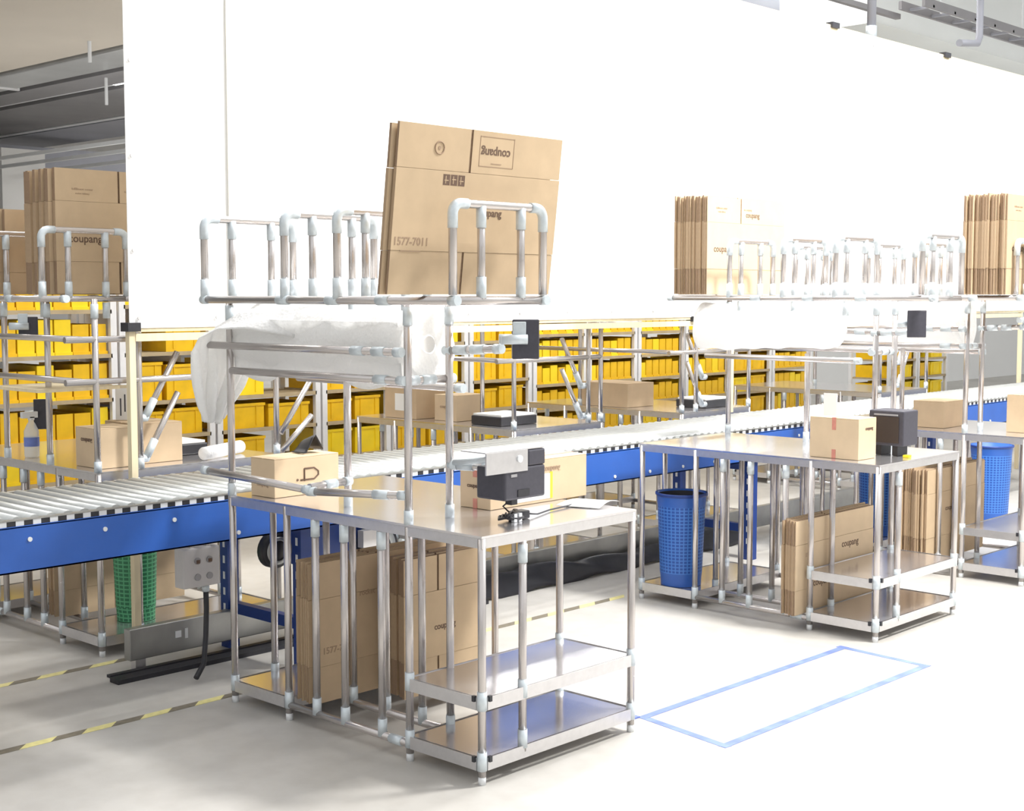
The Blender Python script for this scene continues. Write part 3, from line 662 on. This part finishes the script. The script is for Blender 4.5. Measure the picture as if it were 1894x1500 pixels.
# floor cable duct and rubber strips
td = empty('cable_duct', (-.05, 2.12, 0), 'long grey metal cable duct on low feet beneath the conveyor', 'cable duct')
MB().box(0, 9, 0, .05, .045, .185, 'galv').build('duct_body', td, bevel=.004)
for x in (.03, 1.6, 3.2, 4.8, 6.4, 8): MB().box(x, x+.05, .005, .045, 0, .045, 'rim').build('foot', td)
MB().box(.23, .26, -.004, 0, .11, .14, 'capwhite').box(.28, .295, -.004, 0, .10, .145, 'capwhite').build('latch', td)
rs = MB().box(0, 2.2, 0, .07, 0, .02, 'rubber').box(0.03, 2.2, .12, .15, 0, .012, 'rubber').build('rubber_strip', loc=(-.2, 1.97, 0)); rs.rotation_euler = (0, 0, -.02); tag(rs, 'flat black rubber strip on the floor in front of the duct', 'rubber strip')
bh = MB().grid(lambda u, v: (1.35+u*3.2, 1.97+.10*v+.015*math.sin(u*23)*v, 0.005+.115*math.sin(v*PI*.62)*(.7+.3*math.sin(u*5)**2)+.012*math.sin(u*40+v*6)), 60, 10, 'rubber').build('plastic_cover', solid=.004)
tag(bh, 'crumpled black plastic cover lying along the floor under the conveyor', 'plastic cover')
# lower belt conveyor seen under the first bench right side
# ------------------------------------------------------------------ floor tapes
def hazard(label, y, x0, x1):
    mb = MB(); x = x0; p = .125; s = .05; i = 0
    k0, k1 = mb.m('hazy'), mb.m('hazk')
    while x < x1:
        n = len(mb.v)
        for (dx, dy, dz) in ((0, 0, 0), (p, 0, 0), (p+s, .045, 0), (s, .045, 0)): mb.v.append((x+dx, dy, .0005)); mb.v.append((x+dx, dy, .0012))
        kk = k0 if i % 2 == 0 else k1
        mb.quad((n+1, n+3, n+5, n+7), kk); mb.quad((n, n+6, n+4, n+2), kk); mb.quad((n, n+2, n+3, n+1), kk); mb.quad((n+4, n+6, n+7, n+5), kk)
        x += p; i += 1
    o = mb.build('hazard_tape', loc=(0, y, 0)); return tag(o, label, 'floor tape', 'yellow and black hazard tapes')
hazard('yellow-black hazard tape on the floor, nearer line passing the nearest bench', 1.478, -1.9, 0.0)
hazard('yellow-black hazard tape seen through the right end of the nearest bench', 1.50, 1.0, 2.6)
hazard('yellow-black hazard tape on the floor, farther line below the grey duct', 2.30, -1.9, .02)
C = [(.973, .072), (.902, -.36), (2.442, -.368), (2.479, .066)]
bt_ = empty('blue_floor_tape', (1.7, -.15, 0), 'blue tape rectangle stuck on the floor between the two benches', 'floor tape')
for i in range(4):
    a, b_ = Vector(C[i]), Vector(C[(i+1) % 4]); d = (b_-a).normalized(); n_ = Vector((-d.y, d.x))*.018; a2 = a-d*.018; b2_ = b_+d*(.03 if i == 2 else .018)
    mb = MB(); kk = mb.m('tapeblue'); off = Vector((1.7, -.15))
    z = .0006+.0004*(i % 2)
    for p_ in (a2-n_, b2_-n_, b2_+n_, a2+n_): q_ = p_-off; mb.v.append((q_.x, q_.y, z)); mb.v.append((q_.x, q_.y, z+.0006))
    mb.quad((1, 3, 5, 7), kk); mb.quad((0, 6, 4, 2), kk); mb.quad((0, 2, 3, 1), kk); mb.quad((2, 4, 5, 3), kk); mb.quad((4, 6, 7, 5), kk); mb.quad((6, 0, 1, 7), kk)
    mb.build('tape_strip', bt_)
sc_ = MB().box(0, .06, 0, .03, .0005, .006, 'tapeblue').build('tape_scrap', loc=(.90, .08, 0)); tag(sc_, 'crumpled dark blue tape scrap at the bench leg', 'tape scrap')

# ------------------------------------------------------------------ racks with yellow bins
bx_bays = [(.40, 1.64), (1.66, 2.40), (2.42, 3.34), (3.36, 4.04), (4.06, 4.90), (4.92, 5.68), (5.70, 6.42), (6.44, 7.15), (7.17, 7.90), (7.92, 8.68), (8.70, 9.45), (9.47, 10.25)]
bays2 = [(12.0, 12.7), (12.72, 13.5)]
RY0, RY1 = 5.0, 5.55
def bin_mesh(w, d, h, mat, narrow):
    mb = MB(); th = .006
    mb.box(0, w, 0, d, 0, th, mat); mb.box(0, w, 0, th, th, h, mat); mb.box(0, w, d-th, d, th, h, mat)
    mb.box(0, th, th, d-th, th, h, mat); mb.box(w-th, w, th, d-th, th, h, mat)
    if not narrow:
        mb.box(-.006, w+.006, -.008, 0, h-.02, h, mat); mb.box(w*.2, w*.2+.01, -.006, 0, .02, h-.02, mat); mb.box(w*.8, w*.8+.01, -.006, 0, .02, h-.02, mat)
    else:
        mb.box(-.004, w+.004, -.012, 0, 0, .02, mat)
    me = bpy.data.meshes.new('bin'); me.from_pydata(mb.v, [], mb.f)
    for q in mb.mats: me.materials.append(q)
    return me
cache = {}
bays = bx_bays + bays2
names = ['first', 'second', 'third', 'fourth', 'fifth', 'sixth', 'seventh', 'eighth', 'ninth', 'tenth', 'eleventh', 'twelfth', 'thirteenth', 'fourteenth']
random.seed(3)
for bi, (x0, x1) in enumerate(bays):
    narrow = bi in (0, 6, 7, 8, 9, 11)
    levels = [.17, .43, .69, .93, 1.26, 1.58] if bi < 6 else [.42, .64, .86, 1.08, 1.30, 1.52]
    if bi == 0: levels = [.17, .45, .70, .97, 1.26, 1.55]
    t = empty('storage_rack', (x0, RY0, 0), 'grey storage rack bay with yellow bins, %s from the left' % names[bi], 'rack', 'grey rack bays holding yellow bins')
    W = x1-x0; top = 1.9
    for (px_, py_) in ((0, 0), (W-.045, 0), (0, .515), (W-.045, .515)): MB().box(px_, px_+.045, py_, py_+.035, 0, top, 'rack').build('post', t)
    for z in levels:
        s_ = MB().box(.035, W-.035, .01, .54, z-.02, z, 'shelf').build('shelf_board', t)
        MB().box(.035, W-.035, 0, .01, z-.024, z+.002, 'shelf').build('shelf_lip', s_)
    if bi % 3 == 1: MB().box(.035, W-.035, .5, .505, .1, 1.8, 'rack').build('back_panel', t)
    for li, z in enumerate(levels):
        if z < .3: continue
        hgt = (levels[li+1]-z-.045) if li+1 < len(levels) else (.26 if z < 1.5 else .17)
        n = (9 if bi == 0 else 6) if narrow else 2
        pw = (W-.104)/n; ww = pw-.012 if narrow else pw-.04
        for k in range(n):
            if not narrow and random.random() < .08: continue
            h_ = hgt*(random.choice((.93, .93, .8)) if narrow else random.choice((.92, .85, .92)))
            mat = random.choice(('yellow', 'yellow', 'yellow2'))
            key = (round(ww, 3), round(h_, 3), mat, narrow)
            if key not in cache: cache[key] = bin_mesh(ww, .45, h_, mat, narrow)
            o = bpy.data.objects.new('storage_bin', cache[key]); COL.objects.link(o); o.location = (x0+.052+k*pw+.004, RY0+.035, z+.001)
            tag(o, '%s yellow bin, %s from the left on shelf %s of the %s rack bay' % ('narrow' if narrow else 'wide', ORD[k], ('one', 'two', 'three', 'four', 'five', 'six')[li], names[bi]), 'bin', 'yellow bins in the grey racks')
# ------------------------------------------------------------------ light and camera
def area(name, loc, rot, sx, sy, e, col=(1, 1, 1)):
    l = bpy.data.lights.new(name, 'AREA'); l.shape = 'RECTANGLE'; l.size = sx; l.size_y = sy; l.energy = e; l.color = col
    o = bpy.data.objects.new(name, l); COL.objects.link(o); o.location = loc; o.rotation_euler = rot; return o
area('hall_light', (3.4, -1.8, 5.4), (math.radians(14), math.radians(4), 0), .8, .8, 430, (1, .985, .955))
area('hall_light', (2.5, 1.0, 6.0), (0, 0, 0), 5, .3, 130, (1, .99, .97))
area('hall_light', (7.5, .2, 6.0), (0, 0, 0), 8, .35, 430, (1, .99, .97))
area('hall_light', (3.5, 4.3, 6.2), (0, 0, 0), 12, .4, 225, (1, .99, .97))
area('hall_light', (8, 7.6, 6.2), (0, 0, 0), 16, .5, 800, (1, .99, .97))
area('hall_light', (16, 16, 6.2), (0, 0, 0), 20, .8, 1500, (1, .99, .97))
area('added_uplight', (20, 4.6, 2.6), (PI, 0, 0), 16, 1.0, 130, (1, .99, .97))  # added upward light without a fixture, brightens the ceiling at top right
area('added_uplight', (7.5, 14, 2.2), (PI, 0, 0), 6, 8, 95, (1, .99, .97))  # invented fill from below, lightens the beams and ducts at top left
area('hall_light', (18, 7.0, 6.1), (math.radians(-25), 0, 0), 16, .4, 1100, (1, .99, .97))  # extra light added to whiten the partition wall, not a known hall lamp
w = bpy.data.worlds.new('hall_world'); SC.world = w; w.use_nodes = True
w.node_tree.nodes['Background'].inputs[0].default_value = (.97, .985, 1, 1); w.node_tree.nodes['Background'].inputs[1].default_value = .88

cam = bpy.data.cameras.new('camera'); co = bpy.data.objects.new('camera', cam); COL.objects.link(co); SC.camera = co
cam.sensor_fit = 'HORIZONTAL'; cam.sensor_width = 36; cam.lens = 36*2595.17/1894; cam.clip_start = .05; cam.clip_end = 200
yaw, pit = .8127, .0793
f = Vector((math.sin(yaw)*math.cos(pit), math.cos(yaw)*math.cos(pit), -math.sin(pit)))
r_ = Vector((math.cos(yaw), -math.sin(yaw), 0)); u_ = r_.cross(f)
m_ = Matrix((r_, u_, -f)).transposed().to_4x4(); m_.translation = (-3.2909, -3.2549, 1.6538); co.matrix_world = m_
vs = SC.view_settings; vs.view_transform = 'Standard'; vs.look = 'None'; vs.gamma = 1; vs.exposure = .22
try: vs.use_curve_mapping = False
except Exception: pass
